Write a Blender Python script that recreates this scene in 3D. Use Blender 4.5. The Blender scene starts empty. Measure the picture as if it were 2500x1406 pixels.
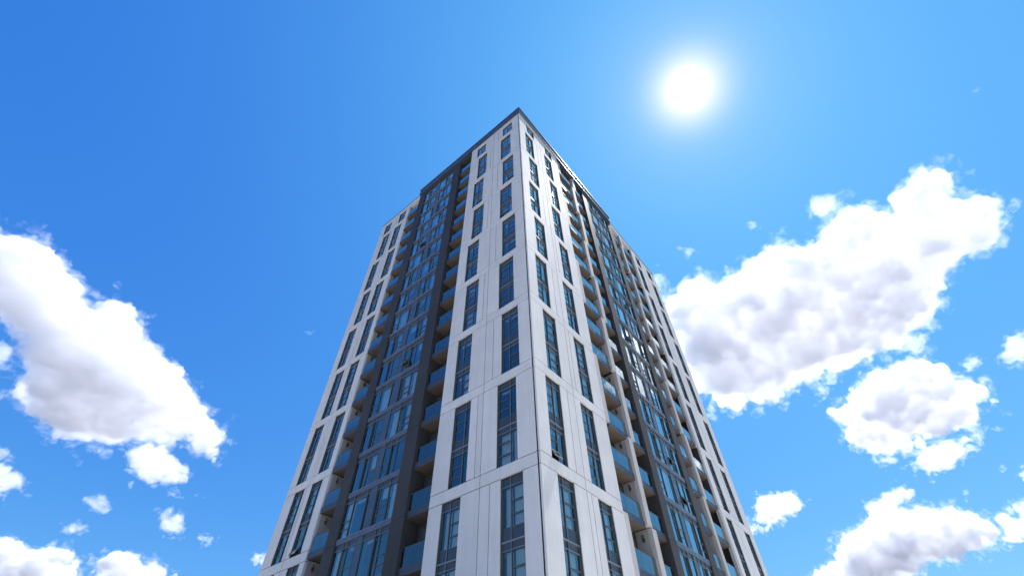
import bpy, bmesh, math, random
from mathutils import Vector, Matrix

sc = bpy.context.scene
COL = sc.collection

# ------------------------------------------------------------------ camera
RX = Vector((0.7667506, 0.64183077, -0.01211505))
UX = Vector((0.48933191, -0.57214715, 0.65818076))
FX = Vector((-0.41550908, 0.51058878, 0.75276245))
FPX = 1116.54
Z0 = 13.44                     # height of the reference floor above the ground
CP = Vector((12.3047, -17.1189, Z0 - 11.8404))
cam = bpy.data.objects.new('camera', bpy.data.cameras.new('camera'))
COL.objects.link(cam)
cam.matrix_world = Matrix.Translation(CP) @ Matrix((RX, UX, -FX)).transposed().to_4x4()
cam.data.sensor_width = 36
cam.data.lens = 36 * FPX / 2500
cam.data.clip_start = 0.1
cam.data.clip_end = 80000
sc.camera = cam

# ------------------------------------------------------------------ sky and sun
SUN = Vector((0.0799, 0.4404, 0.8942)).normalized()
world = bpy.data.worlds.new('World')
sc.world = world
world.use_nodes = True
nt = world.node_tree
bg = nt.nodes['Background']
sky = nt.nodes.new('ShaderNodeTexSky')
sky.sky_type = 'NISHITA'
sky.sun_disc = False
sky.sun_elevation = math.asin(SUN.z)
sky.sun_rotation = math.atan2(SUN.x, SUN.y)
sky.air_density = 1.0
sky.dust_density = 0.1
sky.ozone_density = 3.0


def wmath(op, a, b=None, clamp=False):
    n = nt.nodes.new('ShaderNodeMath'); n.operation = op; n.use_clamp = clamp
    for i, v in enumerate((a, b)):
        if v is None: continue
        if isinstance(v, (int, float)): n.inputs[i].default_value = v
        else: nt.links.new(v, n.inputs[i])
    return n.outputs[0]


# clear azure air: one response curve per colour channel of the physical sky
SKY_S = 0.15
sep = nt.nodes.new('ShaderNodeSeparateColor'); nt.links.new(sky.outputs[0], sep.inputs[0])
comb = nt.nodes.new('ShaderNodeCombineColor')
# angle to the sun: its disc and the bright air round it
tcw = nt.nodes.new('ShaderNodeTexCoord')
dotn = nt.nodes.new('ShaderNodeVectorMath'); dotn.operation = 'DOT_PRODUCT'
nt.links.new(tcw.outputs['Generated'], dotn.inputs[0]); dotn.inputs[1].default_value = SUN
ang = wmath('ARCCOSINE', wmath('MINIMUM', dotn.outputs['Value'], 0.9999999))
deg = wmath('MULTIPLY', ang, 57.29578)


def lobe(amp, width, power):
    return wmath('MULTIPLY', wmath('EXPONENT', wmath('MULTIPLY', wmath('POWER', wmath('DIVIDE', deg, width), power), -1)), amp)


core = lobe(2.0, 1.9, 6.0)
mid = lobe(0.42, 3.3, 2.0)
outer = lobe(0.08, 6.0, 1.3)
broad = lobe(0.115, 38.0, 2.2)
GLOW = ((1.0, 1.1, 1.15), (1.0, 0.76, 0.62), (1.0, 0.35, 0.1))
for i, (pw, gain, gb) in enumerate(((1.45, 0.3850, 0.2700), (0.88, 0.4000, 0.8400), (0.36, 0.5072, 0.6462))):
    x = wmath('MULTIPLY', sep.outputs[i], SKY_S)
    y = wmath('MULTIPLY', wmath('POWER', x, pw), gain)
    y = wmath('ADD', y, wmath('MULTIPLY', broad, gb))
    y = wmath('ADD', y, wmath('ADD', wmath('MULTIPLY', core, GLOW[i][0]), wmath('ADD', wmath('MULTIPLY', mid, GLOW[i][1]), wmath('MULTIPLY', outer, GLOW[i][2]))))
    nt.links.new(wmath('DIVIDE', y, SKY_S), comb.inputs[i])
nt.links.new(comb.outputs[0], bg.inputs[0])
bg.inputs[1].default_value = SKY_S

sun = bpy.data.objects.new('sun', bpy.data.lights.new('sun', 'SUN'))
COL.objects.link(sun)
sun.data.energy = 5.0
sun.data.angle = math.radians(0.55)
sun.data.color = (1.0, 0.95, 0.88)
LAMP = Vector((0.045, 0.4425, 0.8942)).normalized()
sun.rotation_euler = LAMP.to_track_quat('Z', 'Y').to_euler()
sun.location = (20, 60, 120)

sc.view_settings.view_transform = 'Standard'
sc.view_settings.look = 'None'
sc.view_settings.exposure = 1.0
sc.view_settings.gamma = 1
cy = sc.cycles
cy.max_bounces = 28
cy.diffuse_bounces = 4
cy.glossy_bounces = 4
cy.volume_bounces = 20
cy.transparent_max_bounces = 80
cy.use_denoising = True
try:
    cy.denoiser = 'OPENIMAGEDENOISE'
except Exception:
    pass


# ------------------------------------------------------------------ helpers
def tag(o, label=None, cat=None, group=None, kind=None):
    if label: o['label'] = label
    if cat: o['category'] = cat
    if group: o['group'] = group
    if kind: o['kind'] = kind
    return o


def empty(name, loc=(0, 0, 0)):
    o = bpy.data.objects.new(name, None)
    o.location = loc
    COL.objects.link(o)
    return o


class MB:
    def __init__(self):
        self.v = []; self.f = []; self.m = []; self.mats = []

    def mi(self, mat):
        if mat not in self.mats: self.mats.append(mat)
        return self.mats.index(mat)

    def box(self, a, b, mat, bottom=None, skip=''):
        x0, x1 = sorted((a[0], b[0])); y0, y1 = sorted((a[1], b[1])); z0, z1 = sorted((a[2], b[2]))
        n = len(self.v)
        self.v += [(x0, y0, z0), (x1, y0, z0), (x1, y1, z0), (x0, y1, z0), (x0, y0, z1), (x1, y0, z1), (x1, y1, z1), (x0, y1, z1)]
        fs = [(0, 3, 2, 1), (4, 5, 6, 7), (0, 1, 5, 4), (1, 2, 6, 5), (2, 3, 7, 6), (3, 0, 4, 7)]
        for i, q in enumerate(fs):
            self.f.append([n + k for k in q])
            self.m.append(self.mi(bottom if (i == 0 and bottom) else mat))

    def quad(self, pts, mat):
        n = len(self.v)
        self.v += [tuple(p) for p in pts]
        self.f.append(list(range(n, n + len(pts))))
        self.m.append(self.mi(mat))

    def cyl(self, c, r, h, mat, seg=16, capmat=None):
        n = len(self.v)
        for z in (-h / 2, h / 2):
            for i in range(seg):
                t = 2 * math.pi * i / seg
                self.v.append((c[0] + r * math.cos(t), c[1] + r * math.sin(t), c[2] + z))
        for i in range(seg):
            j = (i + 1) % seg
            self.f.append([n + i, n + j, n + seg + j, n + seg + i]); self.m.append(self.mi(mat))
        self.f.append([n + seg - 1 - i for i in range(seg)]); self.m.append(self.mi(capmat or mat))
        self.f.append([n + seg + i for i in range(seg)]); self.m.append(self.mi(capmat or mat))

    def build(self, name, parent=None):
        me = bpy.data.meshes.new(name)
        me.from_pydata(self.v, [], self.f)
        for mt in self.mats: me.materials.append(mt)
        me.polygons.foreach_set('material_index', self.m)
        me.update()
        o = bpy.data.objects.new(name, me)
        COL.objects.link(o)
        if parent: o.parent = parent
        return o


def W(face, u, d, z):
    """face coordinates (u along the facade from the corner, d depth inwards, z above reference floor) to world"""
    return (-u, d, z + Z0) if face == 'L' else (-d, u, z + Z0)


def fb(mb, face, u0, u1, d0, d1, z0, z1, mat, bottom=None):
    mb.box(W(face, u0, d0, z0), W(face, u1, d1, z1), mat, bottom)


def fq(mb, face, u0, u1, d, z0, z1, mat):
    pts = [W(face, u0, d, z0), W(face, u1, d, z0), W(face, u1, d, z1), W(face, u0, d, z1)]
    if face == 'L': pts.reverse()
    mb.quad(pts, mat)


# ------------------------------------------------------------------ materials
def newmat(name):
    m = bpy.data.materials.new(name); m.use_nodes = True
    t = m.node_tree
    return m, t, t.nodes['Principled BSDF']


def noise_mat(name, c1, c2, scale, rough=0.7, metallic=0.0, bump=0.0, streak=None, spec=0.5, bscale=None, island=0.0):
    m, t, p = newmat(name)
    tc = t.nodes.new('ShaderNodeTexCoord')
    geo = t.nodes.new('ShaderNodeNewGeometry')
    n = t.nodes.new('ShaderNodeTexNoise'); n.inputs['Scale'].default_value = scale
    n.inputs['Detail'].default_value = 6; n.inputs['Roughness'].default_value = 0.6
    t.links.new(geo.outputs['Position'], n.inputs['Vector'])
    r = t.nodes.new('ShaderNodeValToRGB')
    r.color_ramp.elements[0].position = 0.3; r.color_ramp.elements[1].position = 0.7
    r.color_ramp.elements[0].color = (*c1, 1); r.color_ramp.elements[1].color = (*c2, 1)
    t.links.new(n.outputs[0], r.inputs[0])
    col = r.outputs[0]
    if streak:
        mp = t.nodes.new('ShaderNodeMapping'); mp.inputs['Scale'].default_value = (1.6, 1.6, 0.12)
        t.links.new(geo.outputs['Position'], mp.inputs[0])
        n2 = t.nodes.new('ShaderNodeTexNoise'); n2.inputs['Scale'].default_value = 1.4; n2.inputs['Detail'].default_value = 5
        t.links.new(mp.outputs[0], n2.inputs['Vector'])
        r2 = t.nodes.new('ShaderNodeValToRGB')
        r2.color_ramp.elements[0].position = 0.36; r2.color_ramp.elements[1].position = 0.62
        r2.color_ramp.elements[0].color = (*streak, 1); r2.color_ramp.elements[1].color = (1, 1, 1, 1)
        t.links.new(n2.outputs[0], r2.inputs[0])
        mx = t.nodes.new('ShaderNodeMix'); mx.data_type = 'RGBA'; mx.blend_type = 'MULTIPLY'; mx.inputs[0].default_value = 1
        t.links.new(col, mx.inputs[6]); t.links.new(r2.outputs[0], mx.inputs[7])
        col = mx.outputs[2]
    if island:
        mi = t.nodes.new('ShaderNodeMapRange'); mi.inputs['To Min'].default_value = 1 - island; mi.inputs['To Max'].default_value = 1.0
        t.links.new(geo.outputs['Random Per Island'], mi.inputs['Value'])
        mx2 = t.nodes.new('ShaderNodeMix'); mx2.data_type = 'RGBA'; mx2.blend_type = 'MULTIPLY'; mx2.inputs[0].default_value = 1
        t.links.new(col, mx2.inputs[6]); t.links.new(mi.outputs[0], mx2.inputs[7])
        col = mx2.outputs[2]
    t.links.new(col, p.inputs['Base Color'])
    p.inputs['Roughness'].default_value = rough
    p.inputs['Metallic'].default_value = metallic
    p.inputs['Specular IOR Level'].default_value = spec
    if bump:
        b = t.nodes.new('ShaderNodeBump'); b.inputs['Strength'].default_value = bump; b.inputs['Distance'].default_value = 0.02
        nb = t.nodes.new('ShaderNodeTexNoise'); nb.inputs['Scale'].default_value = bscale or scale * 4; nb.inputs['Detail'].default_value = 4
        t.links.new(geo.outputs['Position'], nb.inputs['Vector'])
        t.links.new(nb.outputs[0], b.inputs['Height']); t.links.new(b.outputs[0], p.inputs['Normal'])
    return m


M_WHITE = noise_mat('precast_concrete', (0.55, 0.53, 0.502), (0.625, 0.60, 0.57), 0.55, 0.75, streak=(0.95, 0.943, 0.935), bump=0.12, bscale=3, island=0.07)
M_STONE = noise_mat('grey_precast', (0.36, 0.335, 0.305), (0.43, 0.40, 0.37), 0.7, 0.75, bump=0.1, bscale=3)
M_PIER = noise_mat('charcoal_panel', (0.036, 0.034, 0.033), (0.050, 0.047, 0.045), 0.6, 0.65, bump=0.05, bscale=2, island=0.12, spec=0.25)
M_DARK = noise_mat('dark_joint', (0.02, 0.02, 0.022), (0.03, 0.03, 0.032), 2, 0.9)
M_FRAME = noise_mat('window_frame_metal', (0.045, 0.06, 0.062), (0.06, 0.075, 0.078), 3, 0.4)
M_BAR = noise_mat('trim_metal', (0.20, 0.21, 0.22), (0.26, 0.27, 0.28), 3, 0.35, metallic=0.5)
M_BAND = noise_mat('slab_cover_metal', (0.12, 0.12, 0.13), (0.16, 0.16, 0.17), 1.5, 0.38, metallic=0.5, bump=0.03)
M_PANEL = noise_mat('infill_metal_panel', (0.075, 0.09, 0.11), (0.10, 0.115, 0.135), 1.2, 0.25, metallic=0.4)
M_SPAN = noise_mat('spandrel_panel', (0.035, 0.042, 0.048), (0.05, 0.058, 0.064), 1.5, 0.3)
M_FASCIA = noise_mat('balcony_fascia', (0.032, 0.036, 0.046), (0.045, 0.05, 0.06), 1.5, 0.45)
M_SOFFIT = noise_mat('balcony_soffit', (0.085, 0.062, 0.043), (0.12, 0.09, 0.064), 0.9, 0.8)
M_CORN = noise_mat('cornice_metal', (0.05, 0.05, 0.055), (0.075, 0.075, 0.08), 1.0, 0.4, metallic=0.3)
M_SIDE = noise_mat('balcony_side_wall', (0.27, 0.255, 0.24), (0.33, 0.31, 0.295), 0.8, 0.8)
M_ROOM = noise_mat('room_interior', (0.16, 0.155, 0.15), (0.24, 0.235, 0.23), 0.4, 0.9)
M_CEIL = noise_mat('room_ceiling', (0.45, 0.45, 0.44), (0.55, 0.55, 0.54), 0.4, 0.9)
M_BLIND = noise_mat('roller_blind', (0.72, 0.76, 0.76), (0.80, 0.83, 0.83), 1.0, 0.85)
M_CURT = noise_mat('curtain_fabric', (0.35, 0.37, 0.42), (0.55, 0.57, 0.62), 6.0, 0.9)
M_LAMP = noise_mat('lamp_metal', (0.02, 0.02, 0.022), (0.03, 0.03, 0.03), 4, 0.25)
M_CHROME = noise_mat('lamp_chrome', (0.5, 0.5, 0.5), (0.6, 0.6, 0.6), 4, 0.15, metallic=1.0)
M_BOUNCE_PAVE = noise_mat('pale_bounce_paving', (0.54, 0.52, 0.49), (0.64, 0.62, 0.59), 0.3, 0.85)
M_ROOF = noise_mat('roof_gravel', (0.25, 0.24, 0.23), (0.36, 0.35, 0.33), 3, 0.9)


def glass_mat(name, tintc, refl=1.0, wave=0.004, ior=1.45, body=0.0, bodyc=(0.1, 0.15, 0.2)):
    m = bpy.data.materials.new(name); m.use_nodes = True
    t = m.node_tree; t.nodes.clear()
    out = t.nodes.new('ShaderNodeOutputMaterial')
    tr = t.nodes.new('ShaderNodeBsdfTransparent'); tr.inputs[0].default_value = (*tintc, 1)
    gl = t.nodes.new('ShaderNodeBsdfGlossy'); gl.inputs['Roughness'].default_value = 0.02
    gl.inputs[0].default_value = (refl * .86, refl * .97, refl * .93, 1)
    fr = t.nodes.new('ShaderNodeFresnel'); fr.inputs[0].default_value = ior
    mul = t.nodes.new('ShaderNodeMath'); mul.operation = 'MULTIPLY_ADD'; mul.inputs[1].default_value = 4.0; mul.inputs[2].default_value = 0.0; mul.use_clamp = True
    t.links.new(fr.outputs[0], mul.inputs[0])
    geo = t.nodes.new('ShaderNodeNewGeometry')
    n = t.nodes.new('ShaderNodeTexNoise'); n.inputs['Scale'].default_value = 0.8; n.inputs['Detail'].default_value = 2
    t.links.new(geo.outputs['Position'], n.inputs['Vector'])
    b = t.nodes.new('ShaderNodeBump'); b.inputs['Strength'].default_value = 0.12; b.inputs['Distance'].default_value = wave * 10
    t.links.new(n.outputs[0], b.inputs['Height'])
    t.links.new(b.outputs[0], gl.inputs['Normal'])
    mx = t.nodes.new('ShaderNodeMixShader')
    t.links.new(mul.outputs[0], mx.inputs[0])
    base = tr.outputs[0]
    if body:
        df = t.nodes.new('ShaderNodeBsdfDiffuse'); df.inputs[0].default_value = (*bodyc, 1)
        m2 = t.nodes.new('ShaderNodeMixShader'); m2.inputs[0].default_value = body
        t.links.new(tr.outputs[0], m2.inputs[1]); t.links.new(df.outputs[0], m2.inputs[2])
        base = m2.outputs[0]
    t.links.new(base, mx.inputs[1]); t.links.new(gl.outputs[0], mx.inputs[2])
    t.links.new(mx.outputs[0], out.inputs['Surface'])
    return m


M_GLASS = glass_mat('window_glass', (0.62, 0.72, 0.74), refl=0.84)
M_RAIL = glass_mat('railing_glass', (0.42, 0.46, 0.50), ior=1.45, body=0.06, bodyc=(0.12, 0.13, 0.16), refl=0.68)

# ------------------------------------------------------------------ ground
g = MB()
g.box((-4000, -4000, -0.5), (4000, 4000, 0.0), noise_mat('far_ground', (0.13, 0.13, 0.12), (0.19, 0.18, 0.165), 0.02, 0.9))
tag(g.build('ground'), kind='structure')
g = MB()
for i in range(-12, 12):                       # unseen pale paving in jointed bays, added to bounce light onto the lower facade
    for j in range(-12, 12):
        g.box((i * 6 + .02, j * 6 + .02, 0.002), (i * 6 + 5.98, j * 6 + 5.98, 0.12), M_BOUNCE_PAVE)
tag(g.build('bounce_pavement'), kind='structure')

# ------------------------------------------------------------------ the tower
tower = empty('apartment_tower', (0, 0, 0.0))
tag(tower, 'tall white and charcoal apartment tower with stacked balconies, seen from its front corner', 'building')

KMIN, KMAX = -2, 7
LW, RW = 25.97, 34.5
ROOFZ = 45.25
GAP = 0.024
BASE = -Z0 + 0.0


def odd(k): return k % 2 != 0


def winspec(face, k):
    """(u0,u1,mullion u, which side carries the three sashes: 'lo'/'hi')"""
    o = odd(k)
    if face == 'L':
        if o: return [(1.17, 2.63, 2.03, 'lo'), (5.43, 6.88, 6.27, 'lo'), (20.50, 21.92, 21.36, 'lo'), (23.55, 24.98, 24.4, 'lo')]
        return [(1.48, 2.93, 2.00, 'hi'), (5.11, 6.55, 5.62, 'hi'), (20.82, 22.25, 21.34, 'hi'), (23.20, 24.62, 23.72, 'hi')]
    if o: return [(1.35, 2.82, 1.87, 'hi'), (5.04, 6.48, 5.56, 'hi'), (27.95, 29.38, 28.5, 'hi'), (31.45, 32.88, 32.0, 'hi')]
    return [(1.00, 2.45, 1.78, 'lo'), (4.64, 6.12, 5.50, 'lo'), (27.55, 28.98, 28.4, 'lo'), (31.85, 33.30, 32.7, 'lo')]


ZONES = {
    'L': [(0.12, 7.91, 4.06, {0: 4.50, 1: 3.35}, (0, 1)), (19.85, LW, 22.79, {0: 23.0, 1: 22.45}, (2, 3))],
    'R': [(0.0, 7.76, 3.95, {0: 3.19, 1: 4.41}, (0, 1)), (26.75, RW, 30.40, {0: 29.95, 1: 30.85}, (2, 3))],
}

# concrete cladding, one mesh for each white zone of a facade; joints are real gaps over a dark backing
for face in 'LR':
    for zi, (ua, ub, J, sj, wi) in enumerate(ZONES[face]):
        mb = MB()

        def panel(u0, u1, z0, z1):
            uu0 = u0 + (GAP if u0 > ua + 1e-6 else 0); uu1 = u1 - (GAP if u1 < ub - 1e-6 else 0)
            fb(mb, face, uu0, uu1, 0, 0.20, z0 + GAP, z1 - GAP, M_WHITE)
        for k in range(KMIN, KMAX + 1):
            zb, zt = 6 * k, 6 * k + 5.32
            if k == KMAX: zt = 44.40
            if k == KMIN: zb = BASE
            ws = winspec(face, k)
            s = sj[1 if odd(k) else 0]
            (w0a, w0b, _, _), (w1a, w1b, _, _) = ws[wi[0]], ws[wi[1]]
            cols = [ua, w0a, w0b, min(s, J), max(s, J), w1a, w1b, ub]
            panel(cols[0], cols[1], zb, zt)
            # between the two windows: three narrow panels parted by the main and the short joint
            a, b, c, d = cols[2], cols[3], cols[4], cols[5]
            fb(mb, face, a, b - GAP, 0, 0.20, zb + GAP, zt - GAP, M_WHITE)
            panel(b, c, zb, zt)
            fb(mb, face, c + GAP, d, 0, 0.20, zb + GAP, zt - GAP, M_WHITE)
            fb(mb, face, cols[6], ub, 0, 0.20, zb + GAP, zt - GAP, M_WHITE)
            # band above
            if k < KMAX:
                panel(ua, J, zt, 6 * (k + 1)); panel(J, ub, zt, 6 * (k + 1))
            else:
                panel(ua, J, zt, ROOFZ - 0.02); panel(J, ub, zt, ROOFZ - 0.02)
            # dark backing behind the joints (never across a window)
            for (p, q) in ((ua + .03, cols[1] - .02), (cols[2] + .02, cols[5] - .02), (cols[6] + .02, ub - .03)):
                fb(mb, face, p, q, 0.10, 0.19, zb - 0.1 if k > KMIN else zb, zt, M_DARK)
            top = 6 * (k + 1) - 0.1 if k < KMAX else ROOFZ - .03
            fb(mb, face, ua + .03, ub - .03, 0.102, 0.188, zt, top, M_DARK)
        mb.build('concrete_cladding', tower)

# end walls and core
mb = MB()
fb(mb, 'L', LW - 0.25, LW, 0.22, RW - 0.25, BASE, ROOFZ - .02, M_WHITE)
fb(mb, 'R', RW - 0.25, RW, 0.22, LW, BASE, ROOFZ - .02, M_WHITE)
mb.build('end_wall', tower)
mb = MB()
mb.box((-LW + .3, 2.2, 0.0), (-2.2, RW - .3, ROOFZ + Z0 - .3), M_ROOM)
mb.build('core_wall', tower)

# floor slabs behind the windows and partition walls between rooms
mb = MB()
for j in range(-4, 16):
    z1 = 3 * j - 0.12 if j < 15 else ROOFZ - .1
    z0 = z1 - 0.42
    for face, a, b in (('L', 2.2, 7.65), ('L', 11.3, 16.6), ('L', 20.1, LW - .3), ('R', 0.32, 7.5), ('R', 14.7, 19.85), ('R', 27.0, RW - .3)):
        fb(mb, face, a, b, 0.30, 2.19, z0, z1, M_CEIL)
mb.build('floor_slab', tower)
mb = MB()
for face, us in (('L', (4.0, 13.6, 22.75)), ('R', (3.9, 17.2, 30.3))):
    for u in us:
        fb(mb, face, u, u + .12, 0.30, 2.185, BASE, ROOFZ - .7, M_ROOM)
mb.build('partition_wall', tower)

# ------------------------------------------------------------------ windows in the white zones
rnd = random.Random(11)
OPEN = {('L', 4, 0): 1, ('L', 5, 0): 1, ('L', 5, 1): 1, ('R', 0, 0): 1, ('L', 0, 2): 1, ('R', 1, 2): 1, ('L', 4, 1): 1}


def sash_open(mb_f, mb_g, face, u0, u1, d, z0, z1, ang=28):
    """awning sash hinged at its top edge, tilted outwards"""
    h = z1 - z0; a = math.radians(ang); t = 0.05
    def P(u, w, v):     # w down the sash, v through its thickness
        dd = d - w * math.sin(a) - v * math.cos(a)
        zz = z1 - w * math.cos(a) + v * math.sin(a)
        return W(face, u, dd, zz)
    def bar(ua, ub, wa, wb):
        c = [P(ua, wa, 0), P(ub, wa, 0), P(ub, wb, 0), P(ua, wb, 0), P(ua, wa, t), P(ub, wa, t), P(ub, wb, t), P(ua, wb, t)]
        for q in ((0, 1, 2, 3), (4, 7, 6, 5), (0, 4, 5, 1), (1, 5, 6, 2), (2, 6, 7, 3), (3, 7, 4, 0)):
            mb_f.quad([c[i] for i in q], M_FRAME)
    bar(u0, u1, 0, .05); bar(u0, u1, h - .05, h); bar(u0, u0 + .05, .05, h - .05); bar(u1 - .05, u1, .05, h - .05)
    mb_g.quad([P(u0 + .05, .05, .02), P(u1 - .05, .05, .02), P(u1 - .05, h - .05, .02), P(u0 + .05, h - .05, .02)], M_GLASS)


def blinds(mb, face, u0, u1, z0, z1, frac, d=0.36, mat=None):
    if frac <= 0: return
    zz = z1 - (z1 - z0) * frac
    fb(mb, face, u0 + .03, u1 - .03, d, d + .012, zz, z1, mat or M_BLIND)


FD0, FD1 = 0.13, 0.20      # frame front / back depth


def make_window(face, k, idx, spec):
    u0, u1, um, side = spec
    zb, zt = 6 * k, 6 * k + 5.32
    f = MB(); sp = MB(); tops = MB(); panes = []; shades = []
    fw = 0.055
    single = k == KMAX
    if k == KMIN: zb = -11.5
    if single: zt = 44.40
    # jamb lining of the reveal
    for a in (u0, u1 - 0.03):
        fb(f, face, a, a + 0.03, 0.04, FD1, zb, zt, M_FRAME)
    # outer frame and mullion
    fb(f, face, u0 + .03, u0 + .03 + fw, FD0, FD1, zb, zt, M_FRAME)
    fb(f, face, u1 - .03 - fw, u1 - .03, FD0, FD1, zb, zt, M_FRAME)
    fb(f, face, um - fw / 2, um + fw / 2, FD0 - .02, FD1, zb, zt, M_FRAME)
    fb(f, face, um - .014, um + .014, FD0 - .035, FD0 - .021, zb, zt, M_BAR)
    A, B = u0 + .03 + fw, um - fw / 2
    Cc, D = um + fw / 2, u1 - .03 - fw
    lo_s = side == 'lo'

    def hbar(a, b, z, h=fw, m=M_FRAME, d=FD0):
        fb(f, face, a, b, d, FD1, z - h / 2, z + h / 2, m)
    floors = []
    if single:
        floors.append((zb + .0, 44.12, 44.40))
    else:
        floors.append((zb + 2.86, zb + 4.85, zt))
        floors.append((zb + 0.0, zb + 1.93, zb + 2.26))
    if k == KMIN:
        floors = [(-9.14, -7.15, -6.68), (-11.5, -10.0, -9.7)]
    n = 0
    for fi, (p0, p1, hd) in enumerate(floors):
        gl = MB(); bl = MB(); panes.append(gl); shades.append(bl)
        hbar(A, B, p0 + .03); hbar(Cc, D, p0 + .03)
        hbar(A, B, p1); hbar(Cc, D, p1)
        for a, b in ((A, B), (Cc, D)):                        # dark header above the panes
            fb(tops if fi == 0 else sp, face, a, b, FD0 + .03, FD1, p1 + fw / 2, hd, M_SPAN)
        fb(f, face, u0 + .03, u1 - .03, FD0 - .03, FD0 - .002, p1 - .012, p1 + .018, M_BAR)
        s_a, s_b = (A, B) if lo_s else (Cc, D)
        t_a, t_b = (Cc, D) if lo_s else (A, B)
        H = p1 - p0
        q1 = p0 + H * 0.62; q2 = p0 + H * 0.30
        if rnd.random() < .15: q1, q2 = p0 + H * .70, p0 + H * .33
        hbar(s_a, s_b, q1, .07); hbar(s_a, s_b, q2, .07)
        # thin inner sash frame of the opening lights
        op = OPEN.get((face, k, idx)) and fi == (1 if not single else 0)
        z_ = [(p0 + .06, q2 - .035), (q2 + .035, q1 - .035), (q1 + .035, p1 - .03)]
        for li, (za, zc) in enumerate(z_):
            if op and li == 0:
                so = MB()
                sash_open(so, so, face, s_a, s_b, FD0 - .01, za, zc)
                n = so
            else:
                fq(gl, face, s_a, s_b, FD0 + .035 + .01 * (li == 1), za, zc, M_GLASS)
        fq(gl, face, t_a, t_b, FD0 + .035, p0 + .06, p1 - .03, M_GLASS)
        r = rnd.random()
        fr = 0 if r < .30 else (rnd.choice((.08, .12, .2, .35)) if r < .62 else rnd.choice((1, 1, 1, .6, .9)))
        if face == 'L' and k == -1 and idx < 2: fr = 1
        if face == 'R' and k == -1 and idx < 2: fr = 1 if fi == 0 else .45
        blinds(bl, face, s_a, s_b, p0, p1, fr)
        blinds(bl, face, t_a, t_b, p0, p1, fr if rnd.random() < .8 else rnd.choice((0, .12, 1)))
    if not single:
        z0s, z1s = (zb + 2.30, zb + 2.86) if k != KMIN else (-9.7, -9.14)
        for a, b in ((A, B), (Cc, D)):
            fb(sp, face, a, b, FD0 + .02, FD1 - .01, z0s + .03, z1s, M_SPAN)
        fb(f, face, u0 + .03, u1 - .03, FD0 - .05, FD1, z0s - .04, z0s + .03, M_BAR)
    w = f.build('window', tower)
    for q in panes: q.build('pane', w)
    tops.build('header_panel', w)
    if sp.v: sp.build('spandrel', w)
    for q in shades:
        if q.v: q.build('roller_blind', w)
    if n: n.build('open_sash', w)


for face in 'LR':
    for k in range(KMIN, KMAX + 1):
        for idx, spec in enumerate(winspec(face, k)):
            make_window(face, k, idx, spec)

# ------------------------------------------------------------------ charcoal piers
PIERS = {'L': ((10.0, 11.22), (16.68, 17.85)), 'R': ((13.50, 14.55), (19.98, 21.12))}
for face in 'LR':
    for (a, b) in PIERS[face]:
        mb = MB()
        zs = [BASE] + [6 * k - 0.45 for k in range(-1, 8)] + [44.40]
        for z0, z1 in zip(zs, zs[1:]):
            fb(mb, face, a, b, 0.0, 1.3, z0 + GAP, z1 - GAP, M_PIER)
        fb(mb, face, a + .02, b - .02, 0.02, 1.28, BASE, 44.38, M_DARK)
        mb.build('pier', tower)

# ------------------------------------------------------------------ glazed bays between the piers
BAYS = {'L': (11.22, 16.68), 'R': (14.55, 19.98)}
# each row: kinds and widths read from the left of the picture: t tall pane, s three sashes, n dark narrow pane, p metal panel, w wide pane
ROWS = {
    'P': [('s', .85), ('w', 1.30), ('n', .28), ('p', .68), ('n', .32), ('s', .91), ('t', .80)],
    'Q': [('t', .80), ('n', .42), ('s', .81), ('p', .61), ('w', 1.15), ('n', .47), ('s', .82)],
    'R': [('t', .85), ('n', .54), ('s', .85), ('p', .60), ('s', .66), ('n', .62), ('t', .82)],
}
ORDER = 'PRQ'
BOPEN = {('L', 3): 5, ('L', 4): 2, ('L', 7): 6, ('L', 10): 4, ('R', 1): 5, ('R', 2): 5, ('R', 8): 4, ('R', 6): 2}


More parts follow.
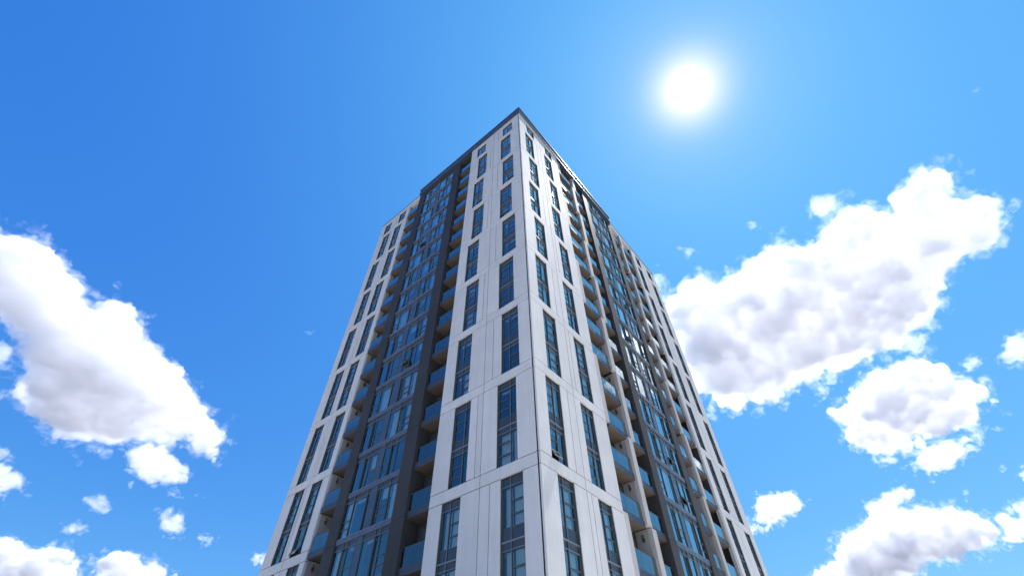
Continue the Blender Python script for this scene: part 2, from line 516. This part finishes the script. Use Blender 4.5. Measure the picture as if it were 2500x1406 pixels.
def make_bay(face, j):
    a, b = BAYS[face]
    z0, p1, z1 = 3 * j - 0.18, 3 * j + 2.12, 3 * j + 2.48      # sill, pane top, header top
    zband = 3 * j - 0.52
    if j == 14: p1, z1 = 43.95, 44.40
    f = MB(); gl = MB(); pn = MB(); bl = MB(); hd = MB(); gls = [gl]
    fb(f, face, a + .03, b - .03, 0.05, 0.28, zband, z0, M_BAND)
    fb(f, face, a + .03, b - .03, 0.03, 0.05, z0 - .035, z0, M_BAR)
    row = ROWS[ORDER[(j if face == 'L' else j + 2) % 3]]
    tot = sum(w for _, w in row)
    sc_ = (b - a - .06) / tot
    u = a + .03
    seq = row if face == 'R' else row[::-1]
    fb(f, face, a + .03, b - .03, 0.085, 0.20, p1 - .03, p1 + .025, M_FRAME)
    fb(f, face, a + .03, b - .03, 0.07, 0.084, p1 - .002, p1 + .02, M_BAR)
    for i, (kd, w) in enumerate(seq):
        w *= sc_
        u1 = u + w
        fb(f, face, u - .03 if i else u, u + .03, 0.08 if kd != 'n' else .095, 0.20, z0, z1, M_FRAME)
        if i: fb(f, face, u - .012, u + .012, 0.062, 0.0785, p1 + .03, z1, M_BAR)
        x0, x1 = u + .03, u1 - .03
        if kd == 'p':
            gl = MB(); gls.append(gl)
            fb(pn, face, x0, x1, 0.09, 0.20, z0, p1 - .03, M_PANEL)
            fb(hd, face, x0, x1, 0.10, 0.20, p1 + .025, z1, M_PANEL)
        else:
            fb(hd, face, x0, x1, 0.125, 0.20, p1 + .025, z1, M_SPAN)
        if kd in 'tw':
            fq(gl, face, x0, x1, 0.14, z0, p1 - .03, M_GLASS)
        elif kd == 'n':
            fb(f, face, x0, x1, 0.15, 0.2, z0, z0 + .05, M_FRAME)
            fq(gl, face, x0, x1, 0.19, z0 + .05, p1 - .03, M_GLASS)
        elif kd == 's':
            q1, q2 = z0 + 1.08, z0 + 0.56
            for q in (q1, q2): fb(f, face, x0, x1, 0.10, 0.20, q - .03, q + .03, M_FRAME)
            lights = [(z0, q2 - .03), (q2 + .03, q1 - .03), (q1 + .03, p1 - .03)]
            for li, (za, zc) in enumerate(lights):
                if li == 1 and BOPEN.get((face, j)) == i or (li == 1 and BOPEN.get((face, j)) == i + 1):
                    so = MB(); sash_open(so, so, face, x0, x1, .09, za, zc, 30); so_list.append(so)
                else:
                    fq(gl, face, x0, x1, 0.14 + .01 * (li == 1), za, zc, M_GLASS)
        if kd in 'tws':
            r = rnd.random()
            fr = 0 if r < .35 else (rnd.choice((.08, .15, .3)) if r < .6 else rnd.choice((1, 1, .5, .95)))
            blinds(bl, face, x0, x1, z0, p1, fr, d=.33)
        u = u1
    o = f.build('bay_window', tower)
    for q in gls:
        if q.v: q.build('pane', o)
    pn.build('metal_panel', o); hd.build('header_panel', o)
    if bl.v: bl.build('roller_blind', o)
    for s in so_list: s.build('open_sash', o)
    so_list.clear()


so_list = []
for face in 'LR':
    for j in range(-4, 15):
        make_bay(face, j)

# dark frieze under the cornice across bays and balconies
mb = MB()
fb(mb, 'L', 7.93, 17.85, 0.02, 1.3, 44.42, ROOFZ - .02, M_PIER)
mb.build('frieze', tower)
mb = MB()
fb(mb, 'R', 7.78, 21.12, 0.02, 1.3, 44.42, ROOFZ - .02, M_PIER)
mb.build('frieze', tower)
mb = MB()
fb(mb, 'L', 17.87, 19.83, 0.0, 1.3, 44.30, ROOFZ - .02, M_WHITE)
mb.build('parapet_band', tower)
mb = MB()
fb(mb, 'R', 21.14, 26.73, 0.0, 1.3, 44.40, ROOFZ - .02, M_WHITE)
mb.build('parapet_band', tower)

# ------------------------------------------------------------------ fins between the balconies
for which, ev, od in (('near', (10.70, 11.30), (11.15, 11.75)), ('far', (22.95, 23.52), (23.40, 23.97))):
    mb = MB()
    for k in range(KMIN, KMAX + 1):
        a, b = od if odd(k) else ev
        z0 = 6 * k - 0.45 if k > KMIN else BASE
        z1 = 6 * k + 5.55 if k < KMAX else 44.40
        fb(mb, 'R', a, b, 0.0, 0.30, z0 + GAP, z1 - GAP, M_STONE)
        fb(mb, 'R', a + .02, a + .16, 0.30, 1.15, z0, z1, M_SIDE)
    mb.build('balcony_fin', tower)
mb = MB()
for k in range(KMIN, KMAX + 1):
    z0 = 6 * k - 0.45 if k > KMIN else BASE
    z1 = 6 * k + 5.55 if k < KMAX else 44.40
    if odd(k):
        mb = MB()
        fb(mb, 'R', 7.785, 8.40, 0.05, 0.30, z0 + GAP, z1 - GAP, M_STONE)
        mb.build('pilaster_strip', tower)
for k in range(KMIN, KMAX + 1):
    z0 = 6 * k - 0.45 if k > KMIN else BASE
    z1 = 6 * k + 5.55 if k < KMAX else 44.40
    if not odd(k):
        mb = MB()
        fb(mb, 'R', 26.32, 26.725, 0.03, 0.30, z0 + GAP, z1 - GAP, M_STONE)
        mb.build('pilaster_strip', tower)

# recess side and back walls
mb = MB()
fb(mb, 'L', 7.66, 7.90, 0.21, 1.15, BASE, 44.3, M_SIDE)
fb(mb, 'L', 19.86, 20.05, 0.21, 1.15, BASE, 44.3, M_SIDE)
fb(mb, 'R', 7.52, 7.75, 0.21, 1.15, BASE, 44.3, M_SIDE)
mb.build('side_wall', tower)
mb = MB()
fb(mb, 'R', 26.76, 26.95, 0.21, 1.15, BASE, 44.3, M_PIER)
for face, a, b in (('L', 7.66, 10.0), ('L', 17.85, 20.05), ('R', 7.52, 13.5), ('R', 21.12, 26.95)):
    fb(mb, face, a, b, 1.15, 1.32, BASE, 44.3, M_PIER)
mb.build('back_wall', tower)

# ------------------------------------------------------------------ balconies
def make_balcony(face, a, b, j, front, lamp, door, top=None):
    zs0, zs1 = 3 * j - 0.60, 3 * j - 0.18
    s = MB()
    fb(s, face, a, b, front, 1.148, zs0, zs1, M_FASCIA, bottom=M_SOFFIT)
    o = s.build('balcony', tower)
    r = MB()
    d = front + 0.05
    g0, g1 = zs1 + .03, zs1 + 1.0
    n = max(2, round((b - a) / .95))
    w = (b - a - .06) / n
    if b - a > 1.2:
        for i in range(n):
            fq(r, face, a + .03 + i * w + .012, a + .03 + (i + 1) * w - .012, d, g0, g1, M_RAIL)
    fb(r, face, a + .03, b - .03, d - .012, d + .028, g1, g1 + .025, M_FRAME)
    fb(r, face, a + .03, b - .03, d - .012, d + .028, zs1, g0, M_FRAME)
    for i in range(n + 1):
        fb(r, face, a + .03 + i * w - .006, a + .03 + i * w + .006, d - .004, d + .012, g0, g1, M_FRAME)
    r.build('glass_railing', o)
    if door:
        dd = MB()
        p0, p1 = a + .18, b - .18
        z0, z1 = zs1 + .04, zs1 + 2.25
        m = (p0 + p1) / 2
        for x in (p0, m - .03, p1 - .06): fb(dd, face, x, x + .06, 1.09, 1.148, z0, z1, M_FRAME)
        for z in (z0, z1 - .06): fb(dd, face, p0 + .06, m - .03, 1.09, 1.148, z, z + .06, M_FRAME); fb(dd, face, m + .03, p1 - .06, 1.09, 1.148, z, z + .06, M_FRAME)
        cm = M_CURT if rnd.random() < .5 else M_ROOM
        fb(dd, face, p0 + .06, m - .03, 1.135, 1.147, z0 + .06, z1 - .06, cm)
        fb(dd, face, m + .03, p1 - .06, 1.135, 1.147, z0 + .06, z1 - .06, M_CURT if rnd.random() < .4 else M_ROOM)
        fq(dd, face, p0 + .06, m - .03, 1.11, z0 + .06, z1 - .06, M_GLASS)
        fq(dd, face, m + .03, p1 - .06, 1.11, z0 + .06, z1 - .06, M_GLASS)
        dd.build('balcony_door', o)
    if lamp is not None and j < 14:
        lm = MB()
        zc = 3 * j + 3 - 1.0
        wall = lamp
        c = W(face, wall - .13, .62, zc)
        lm.cyl(c, .062, .40, M_LAMP, capmat=M_CHROME)
        lm.cyl((c[0], c[1], c[2] + .1), .064, .05, M_CHROME)
        fb(lm, face, wall - .07, wall - .002, .58, .66, zc - .05, zc + .05, M_LAMP)
        lm.build('wall_light', o)


for j in range(-2, 15):
    k = (j // 2)                   # group whose storeys stand on this slab
    # left face
    make_balcony('L', 7.93, 9.98, j, 0.15, None, True)
    # right face: wide balcony next to the white wall
    lo = 7.80 if not odd((2 * j - 1) // 4 if False else k) else 8.42
    kk = k
    fin = 11.15 if odd(kk) else 10.70
    make_balcony('R', 7.80 if not odd(kk) else 8.42, fin - .02, j, 0.16, (11.17 if odd(kk) else 10.72), True)
    if j >= -1:
        make_balcony('L', 17.87, 19.83, j, 0.06, 19.86, True)
        f1 = 11.77 if odd(kk) else 11.32
        make_balcony('R', f1, 13.48, j, 0.16, None, True)
        f2 = 23.40 if odd(kk) else 22.95
        make_balcony('R', 21.14, f2 - .02, j, 0.16, None, True)
        e2 = 23.99 if odd(kk) else 23.54
        make_balcony('R', e2, 26.30 if not odd(kk) else 26.72, j, 0.16, None, True)

# ------------------------------------------------------------------ cornice, parapet caps and roof
mb = MB()
cz0, cz1 = ROOFZ, 46.52
fb(mb, 'L', -0.10, 18.0, -0.10, 0.30, cz0, cz1, M_CORN)
fb(mb, 'R', 0.302, 21.25, -0.10, 0.30, cz0, cz1, M_CORN)
fb(mb, 'L', -0.16, 18.06, -0.16, 0.34, cz1 + .002, cz1 + .14, M_FRAME)
fb(mb, 'R', 0.342, 21.31, -0.16, 0.34, cz1 + .002, cz1 + .14, M_FRAME)
fb(mb, 'L', 17.7, 18.0, 0.302, 12, cz0, cz1, M_CORN)
fb(mb, 'R', 20.95, 21.25, 0.302, 12, cz0, cz1, M_CORN)
mb.build('cornice', tower)
mb = MB()
fb(mb, 'L', 18.02, LW + .03, -0.03, 0.34, ROOFZ, ROOFZ + .10, M_FRAME)
fb(mb, 'R', 21.27, RW + .03, -0.03, 0.34, ROOFZ, ROOFZ + .10, M_FRAME)
fb(mb, 'L', LW - .34, LW + .03, 0.342, RW, ROOFZ, ROOFZ + .10, M_FRAME)
fb(mb, 'R', RW - .34, RW + .03, 0.342, LW - .342, ROOFZ, ROOFZ + .10, M_FRAME)
mb.build('parapet_cap', tower)
mb = MB()
mb.box((-LW + .3, .32, ROOFZ + Z0 - .28), (-.32, RW - .3, ROOFZ + Z0 - .06), M_ROOF)
mb.build('roof', tower)

# ------------------------------------------------------------------ clouds: closed, lumpy bodies of real depth filled with scattering vapour
H = 1300.0


def at(x, y, h=H):
    d = FX + (x - 1250) / FPX * RX - (y - 703) / FPX * UX
    t = (h - CP.z) / d.z
    return CP + d * t, t


def cloud_mat(dens, wisp=False):
    m = bpy.data.materials.new('cloud_vapour'); m.use_nodes = True
    t = m.node_tree; t.nodes.clear()
    out = t.nodes.new('ShaderNodeOutputMaterial')
    v = t.nodes.new('ShaderNodeVolumePrincipled')
    v.inputs['Color'].default_value = (0.955, 0.958, 0.973, 1)
    v.inputs['Density'].default_value = dens
    v.inputs['Anisotropy'].default_value = 0.3
    tc = t.nodes.new('ShaderNodeTexCoord')
    mp = t.nodes.new('ShaderNodeMapping'); mp.inputs['Rotation'].default_value = (0.3, 0.2, 0.9)
    mp.inputs['Scale'].default_value = (1.0, 0.55, 1.0)
    t.links.new(tc.outputs['Object'], mp.inputs[0])
    nz = t.nodes.new('ShaderNodeTexNoise'); nz.inputs['Scale'].default_value = 1 / 42.0 if wisp else 1 / 120.0
    nz.inputs['Detail'].default_value = 7; nz.inputs['Roughness'].default_value = 0.66 if wisp else 0.6
    nz.inputs['Distortion'].default_value = 0.6
    t.links.new(mp.outputs[0], nz.inputs['Vector'])
    mr = t.nodes.new('ShaderNodeMapRange')
    lo, hi, dlo, dhi = (0.47, 0.62, 0.0, 3.0) if wisp else (0.35, 0.62, 0.35, 1.7)
    mr.inputs['From Min'].default_value = lo; mr.inputs['From Max'].default_value = hi
    mr.inputs['To Min'].default_value = dlo * dens; mr.inputs['To Max'].default_value = dhi * dens
    t.links.new(nz.outputs[0], mr.inputs['Value'])
    t.links.new(mr.outputs[0], v.inputs['Density'])
    t.links.new(v.outputs[0], out.inputs['Volume'])
    return m


def textures(rows):
    out = []
    for sz, st, dp in rows:
        tx = bpy.data.textures.new('cloud_lumps', 'CLOUDS')
        tx.noise_scale = sz; tx.noise_depth = dp
        out.append((tx, st))
    return out


TEX_CORE = textures(((150, 85, 2), (46, 60, 3), (16, 24, 4)))
TEX_FRINGE = textures(((150, 80, 2), (38, 62, 4), (12, 40, 5)))


def cloud(poly, label, seed, dens=.018, vox=9, spacing=24, rmax=72, rough=1.0, wisp=False):
    rr = random.Random(seed)
    xs = [p[0] for p in poly]; ys = [p[1] for p in poly]
    n = len(poly)

    def inside(x, y):
        c = False
        for i in range(n):
            x1, y1 = poly[i]; x2, y2 = poly[(i + 1) % n]
            if (y1 > y) != (y2 > y) and x < (x2 - x1) * (y - y1) / (y2 - y1) + x1: c = not c
        return c

    def edge(x, y):
        m = 1e9; q = Vector((x, y))
        for i in range(n):
            a = Vector(poly[i]); ab = Vector(poly[(i + 1) % n]) - a
            t = max(0, min(1, (q - a).dot(ab) / ab.length_squared))
            m = min(m, (a + ab * t - q).length)
        return m
    area = (max(xs) - min(xs)) * (max(ys) - min(ys))
    rmax = max(12.0, min(rmax, 0.16 * math.sqrt(area)))
    cnt = max(60, int(area / spacing ** 2 * 2.4))
    cen, _ = at(sum(xs) / n, sum(ys) / n)
    puffs = []
    for i in range(cnt):
        x = rr.uniform(min(xs), max(xs)); y = rr.uniform(min(ys), max(ys))
        if not inside(x, y): continue
        e = edge(x, y)
        r = min(e * .8 + 2, rmax) * rr.uniform(.7, 1.05)
        p, t = at(x, y)
        rm = r * t / FPX
        puffs.append((p - cen + Vector((0, 0, rr.uniform(-.15, .6) * rm)), rm, 1))
    sc_px = min(1.0, math.sqrt(area) / 300.0)
    for i in range(n):                          # ragged shreds torn off along the rim
        (ax, ay), (bx, by) = poly[i], poly[(i + 1) % n]
        L = math.hypot(bx - ax, by - ay)
        for q in range(int(L / 8) + 1):
            if rr.random() < .55: continue
            f = rr.random()
            x = ax + (bx - ax) * f; y = ay + (by - ay) * f
            dx, dy = (by - ay) / (L + 1e-6), -(bx - ax) / (L + 1e-6)
            sgn = 1 if not inside(ax + (bx - ax) * .5 + dx * 2, ay + (by - ay) * .5 + dy * 2) else -1
            dx = dx * sgn + rr.uniform(-.8, .8); dy = dy * sgn + rr.uniform(-.8, .8)
            r = rr.uniform(3, 9) * (0.4 + .6 * sc_px)
            for s_ in range(rr.randint(2, 7)):
                p, t = at(x, y)
                rm = r * t / FPX
                puffs.append((p - cen + Vector((0, 0, rr.uniform(-.3, .6) * rm)), rm, 0))
                x += dx * r * .9 + rr.uniform(-3, 3); y += dy * r * .9 + rr.uniform(-3, 3); r *= rr.uniform(.65, .95)
                if r < 1.5: break

    def body(name, scale, grow, rims, texs, density, v, parent=None):
        bm = bmesh.new()
        for p, rm, main in puffs:
            if not main and not rims: continue
            bmesh.ops.create_icosphere(bm, subdivisions=1, radius=rm * scale + grow, matrix=Matrix.Translation(p))
        me = bpy.data.meshes.new(name); bm.to_mesh(me); bm.free()
        ob = bpy.data.objects.new(name, me); COL.objects.link(ob)
        m = ob.modifiers.new('merge', 'REMESH'); m.mode = 'VOXEL'; m.voxel_size = v * 1.15
        for i, (tx, st) in enumerate(texs):
            if i == 2:
                m = ob.modifiers.new('merge', 'REMESH'); m.mode = 'VOXEL'; m.voxel_size = v * .65
            d = ob.modifiers.new('lumps', 'DISPLACE'); d.texture = tx; d.strength = st * rough
            d.texture_coords = 'GLOBAL'; d.mid_level = .5
        me.materials.append(cloud_mat(density, wisp or name == 'wispy_fringe'))
        if parent: ob.parent = parent
        else: ob.location = cen
        return ob
    if wisp:
        o = body('cloud', 1.0, 0, True, TEX_FRINGE, dens, vox)
        tag(o, label, 'cloud', 'thin wisps of cloud')
        return o
    o = body('cloud', .86 if vox > 7.5 else .78, 0, False, TEX_CORE, dens * (1.05 if vox > 7.5 else .5), vox)
    body('wispy_fringe', 1.0, 9.0 if vox > 7.5 else 4.0, True, TEX_FRINGE, dens * (.15 if vox > 7.5 else .16), vox, o)
    tag(o, label, 'cloud', 'white clouds in the blue sky')
    return o


CL = [
    ([(1600, 760), (1690, 680), (1760, 700), (1880, 590), (1990, 590), (2060, 510), (2190, 520), (2230, 420), (2330, 390), (2360, 470), (2430, 470), (2430, 600), (2330, 640), (2300, 760), (2200, 850), (2060, 900), (1990, 930), (1890, 990), (1780, 1010), (1690, 960)],
     'huge white cloud slanting up to the right behind the tower, with a grey-violet belly', .016, 9, 1),
    ([(-80, 530), (40, 560), (90, 560), (130, 640), (170, 680), (175, 730), (210, 770), (250, 745), (310, 740), (335, 790), (345, 840), (400, 890), (440, 890), (450, 940), (490, 990), (500, 1010), (540, 1045), (555, 1080), (530, 1130), (500, 1130), (460, 1080), (290, 1090), (210, 1080), (140, 1080), (110, 1040), (40, 1000), (10, 950), (60, 900), (50, 850), (0, 790), (-80, 780)],
     'huge white cloud sprawling across the left edge of the sky', .016, 9, 1),
    ([(300, 1100), (350, 1085), (400, 1090), (430, 1120), (460, 1150), (460, 1180), (400, 1185), (350, 1180), (320, 1150)],
     'round puff hanging just under the huge left cloud', .02, 7, 1),
    ([(2010, 1000), (2070, 990), (2075, 950), (2130, 900), (2180, 900), (2230, 890), (2290, 880), (2320, 900), (2340, 930), (2380, 930), (2430, 960), (2420, 1000), (2370, 1030), (2310, 1060), (2260, 1090), (2180, 1105), (2110, 1105), (2080, 1080), (2060, 1040)],
     'mid-sized puffy white cloud right below the huge slanting cloud', .018, 8, 1),
    ([(2210, 1135), (2260, 1100), (2300, 1080), (2350, 1065), (2410, 1060), (2400, 1080), (2370, 1110), (2330, 1145), (2270, 1165), (2240, 1140)],
     'small ragged cloud tucked under the mid-sized puffy cloud', .018, 7, 1),
    ([(1835, 1225), (1860, 1210), (1900, 1200), (1945, 1205), (1962, 1235), (1945, 1262), (1900, 1275), (1870, 1300), (1830, 1312), (1800, 1300), (1805, 1270), (1845, 1275), (1845, 1245)],
     'small round cloud touching the lower right edge of the tower', .018, 7, 1),
    ([(2030, 1350), (2060, 1320), (2080, 1300), (2130, 1280), (2180, 1260), (2260, 1240), (2290, 1225), (2330, 1245), (2380, 1245), (2400, 1265), (2430, 1260), (2500, 1225), (2560, 1220), (2560, 1260), (2470, 1290), (2430, 1330), (2400, 1350), (2330, 1370), (2280, 1370), (2240, 1400), (2200, 1440), (2060, 1450), (1970, 1420), (2000, 1390), (2040, 1375)],
     'long white cloud bank in the bottom right of the sky', .011, 9, 1),
    ([(2115, 1255), (2110, 1230), (2140, 1220), (2170, 1200), (2210, 1180), (2235, 1195), (2240, 1215), (2200, 1240), (2180, 1265), (2130, 1280)],
     'small slanting cloud resting on top of the long cloud bank', .016, 7, 1),
    ([(2450, 1290), (2480, 1270), (2540, 1240), (2570, 1300), (2500, 1320), (2450, 1330)],
     'cloud scrap at the right edge below the tail of the long bank', .018, 7, 1),
    ([(2440, 880), (2450, 830), (2480, 815), (2550, 810), (2550, 870), (2490, 890), (2450, 895)],
     'torn cloud scrap at the right edge level with the mid-sized cloud', .012, 7, 1.2),
    ([(-60, 1310), (0, 1320), (60, 1345), (110, 1340), (140, 1345), (180, 1350), (195, 1370), (190, 1395), (160, 1430), (-60, 1450)],
     'billowing cloud in the bottom left corner of the sky', .016, 8, 1),
    ([(222, 1375), (260, 1345), (290, 1350), (340, 1360), (390, 1375), (430, 1400), (440, 1450), (230, 1450)],
     'low rounded cloud at the bottom, right of the corner cloud', .016, 8, 1),
    ([(-60, 1130), (20, 1135), (60, 1170), (65, 1195), (20, 1210), (-60, 1215)],
     'cloud lump cut by the left edge under the huge left cloud', .018, 7, 1),
    ([(-40, 1080), (10, 1095), (30, 1120), (-10, 1128), (-40, 1120)],
     'tiny tuft at the left edge just above the cut cloud lump', .016, 6, 1),
    ([(390, 1240), (420, 1240), (445, 1260), (455, 1290), (430, 1320), (400, 1305), (388, 1270)],
     'upright wispy puff between the round puff and the tower', .014, 6, 1.1),
    ([(470, 1310), (500, 1300), (525, 1315), (520, 1335), (495, 1330)],
     'tiny bright puff right of the upright wispy puff', .016, 6, 1),
    ([(205, 1215), (240, 1212), (275, 1240), (255, 1260), (225, 1238)],
     'small torn puff left below the round puff', .012, 6, 1.1),
    ([(148, 1292), (180, 1278), (220, 1285), (200, 1297), (160, 1302)],
     'thin flat wisp above the bottom left corner cloud', .014, 6, 1),
    ([(597, 1362), (620, 1352), (690, 1350), (690, 1385), (620, 1382)],
     'small cloud peeping out behind the lower left edge of the tower', .016, 6, 1),
    ([(1975, 520), (1990, 490), (2040, 470), (2090, 455), (2080, 475), (2040, 500), (2000, 525)],
     'torn wisp floating above the middle of the huge slanting cloud', .014, 6, 1.1),
    ([(2040, 525), (2070, 500), (2110, 510), (2080, 535)],
     'faint wisp between the torn wisp and the huge slanting cloud', .012, 6, 1),
    ([(1662, 615), (1690, 603), (1712, 612), (1680, 632)],
     'tiny wisp to the right of the tower just above the huge slanting cloud', .014, 5, 1),
    ([(1580, 672), (1612, 660), (1618, 690), (1590, 705)],
     'tiny tuft touching the upper right roof corner of the tower', .014, 5, 1),
    ([(2345, 885), (2378, 860), (2397, 885), (2355, 908)],
     'small torn tuft above the right end of the mid-sized cloud', .014, 6, 1),
    ([(-50, 820), (15, 830), (28, 860), (12, 900), (-50, 905)],
     'cloud scrap at the left edge under the upper arm of the huge left cloud', .014, 7, 1.1),
    ([(2480, 1150), (2500, 1135), (2550, 1130), (2550, 1180), (2490, 1175)],
     'small puff cut by the right edge above the tail of the long bank', .018, 6, 1),
    ([(2195, 860), (2210, 825), (2245, 818), (2262, 850), (2215, 872)],
     'thin wisp above the left part of the mid-sized cloud', .008, 6, 1.2),
    ([(2138, 1135), (2160, 1112), (2188, 1112), (2180, 1132), (2150, 1145)],
     'tiny tuft under the mid-sized puffy cloud', .012, 6, 1),
]
def streak(x, y, w, h, a):
    """outline of a thin slanting wisp"""
    c, d = math.cos(math.radians(a)), math.sin(math.radians(a))
    pts = [(-1, 0), (-.5, -.7), (.1, -.9), (.6, -.5), (1, -.2), (.7, .5), (0, .9), (-.6, .6)]
    return [(x + (px * w * c - py * h * d), y + (px * w * d + py * h * c)) for px, py in pts]


WISPS = [
    (streak(2345, 202, 16, 8, -60), 'faint curl of cloud high at the right, upper one of two'),
    (streak(2385, 222, 14, 5, 30), 'faint shred of cloud high at the right, lower one of two'),
    (streak(2478, 500, 10, 26, 10), 'upright wisp at the right edge beside the tip of the huge slanting cloud'),
    (streak(1840, 553, 22, 7, 18), 'tiny flat wisp above the left shoulder of the huge slanting cloud'),
    (streak(286, 697, 14, 9, 35), 'tiny faint wisp alone in the blue right of the huge left cloud'),
    (streak(762, 810, 18, 4, -8), 'barely visible streak in the blue left of the tower'),
    (streak(1745, 1020, 24, 12, 20), 'soft wisp just right of the tower under the huge slanting cloud'),
    (streak(2360, 1205, 9, 14, 20), 'small faint wisp above the middle of the long cloud bank'),
    (streak(2448, 1142, 7, 11, 0), 'tiny bright tuft right of the small ragged cloud'),
    (streak(2438, 1048, 16, 5, -5), 'tiny flat tuft below the right tip of the mid-sized cloud'),
    (streak(425, 1205, 24, 13, 25), 'faint veil of cloud under the round puff'),
    (streak(482, 1207, 14, 6, -20), 'tiny faint wisp right of the veil under the round puff'),
    (streak(188, 715, 22, 26, 30), 'thin torn wisp in the notch of the huge left cloud'),
    (streak(2010, 960, 42, 18, -50), 'feathery shred torn off the lower rim of the huge slanting cloud'),
    (streak(520, 1085, 34, 26, 40), 'feathery tuft at the lower right tip of the huge left cloud'),
]
if not globals().get('NOCLOUD'):
    for i, (poly, label, dens, vox, rough) in enumerate(CL):
        small = vox < 8
        cloud(poly, label, i + 1, dens * (1.3 if small else 1), vox, spacing=12 if small else 24, rough=rough * (.55 if small else 1))
    for i, (poly, label) in enumerate(WISPS):
        cloud(poly, label, 100 + i, .004, 5, spacing=7, rough=.40, wisp=True)
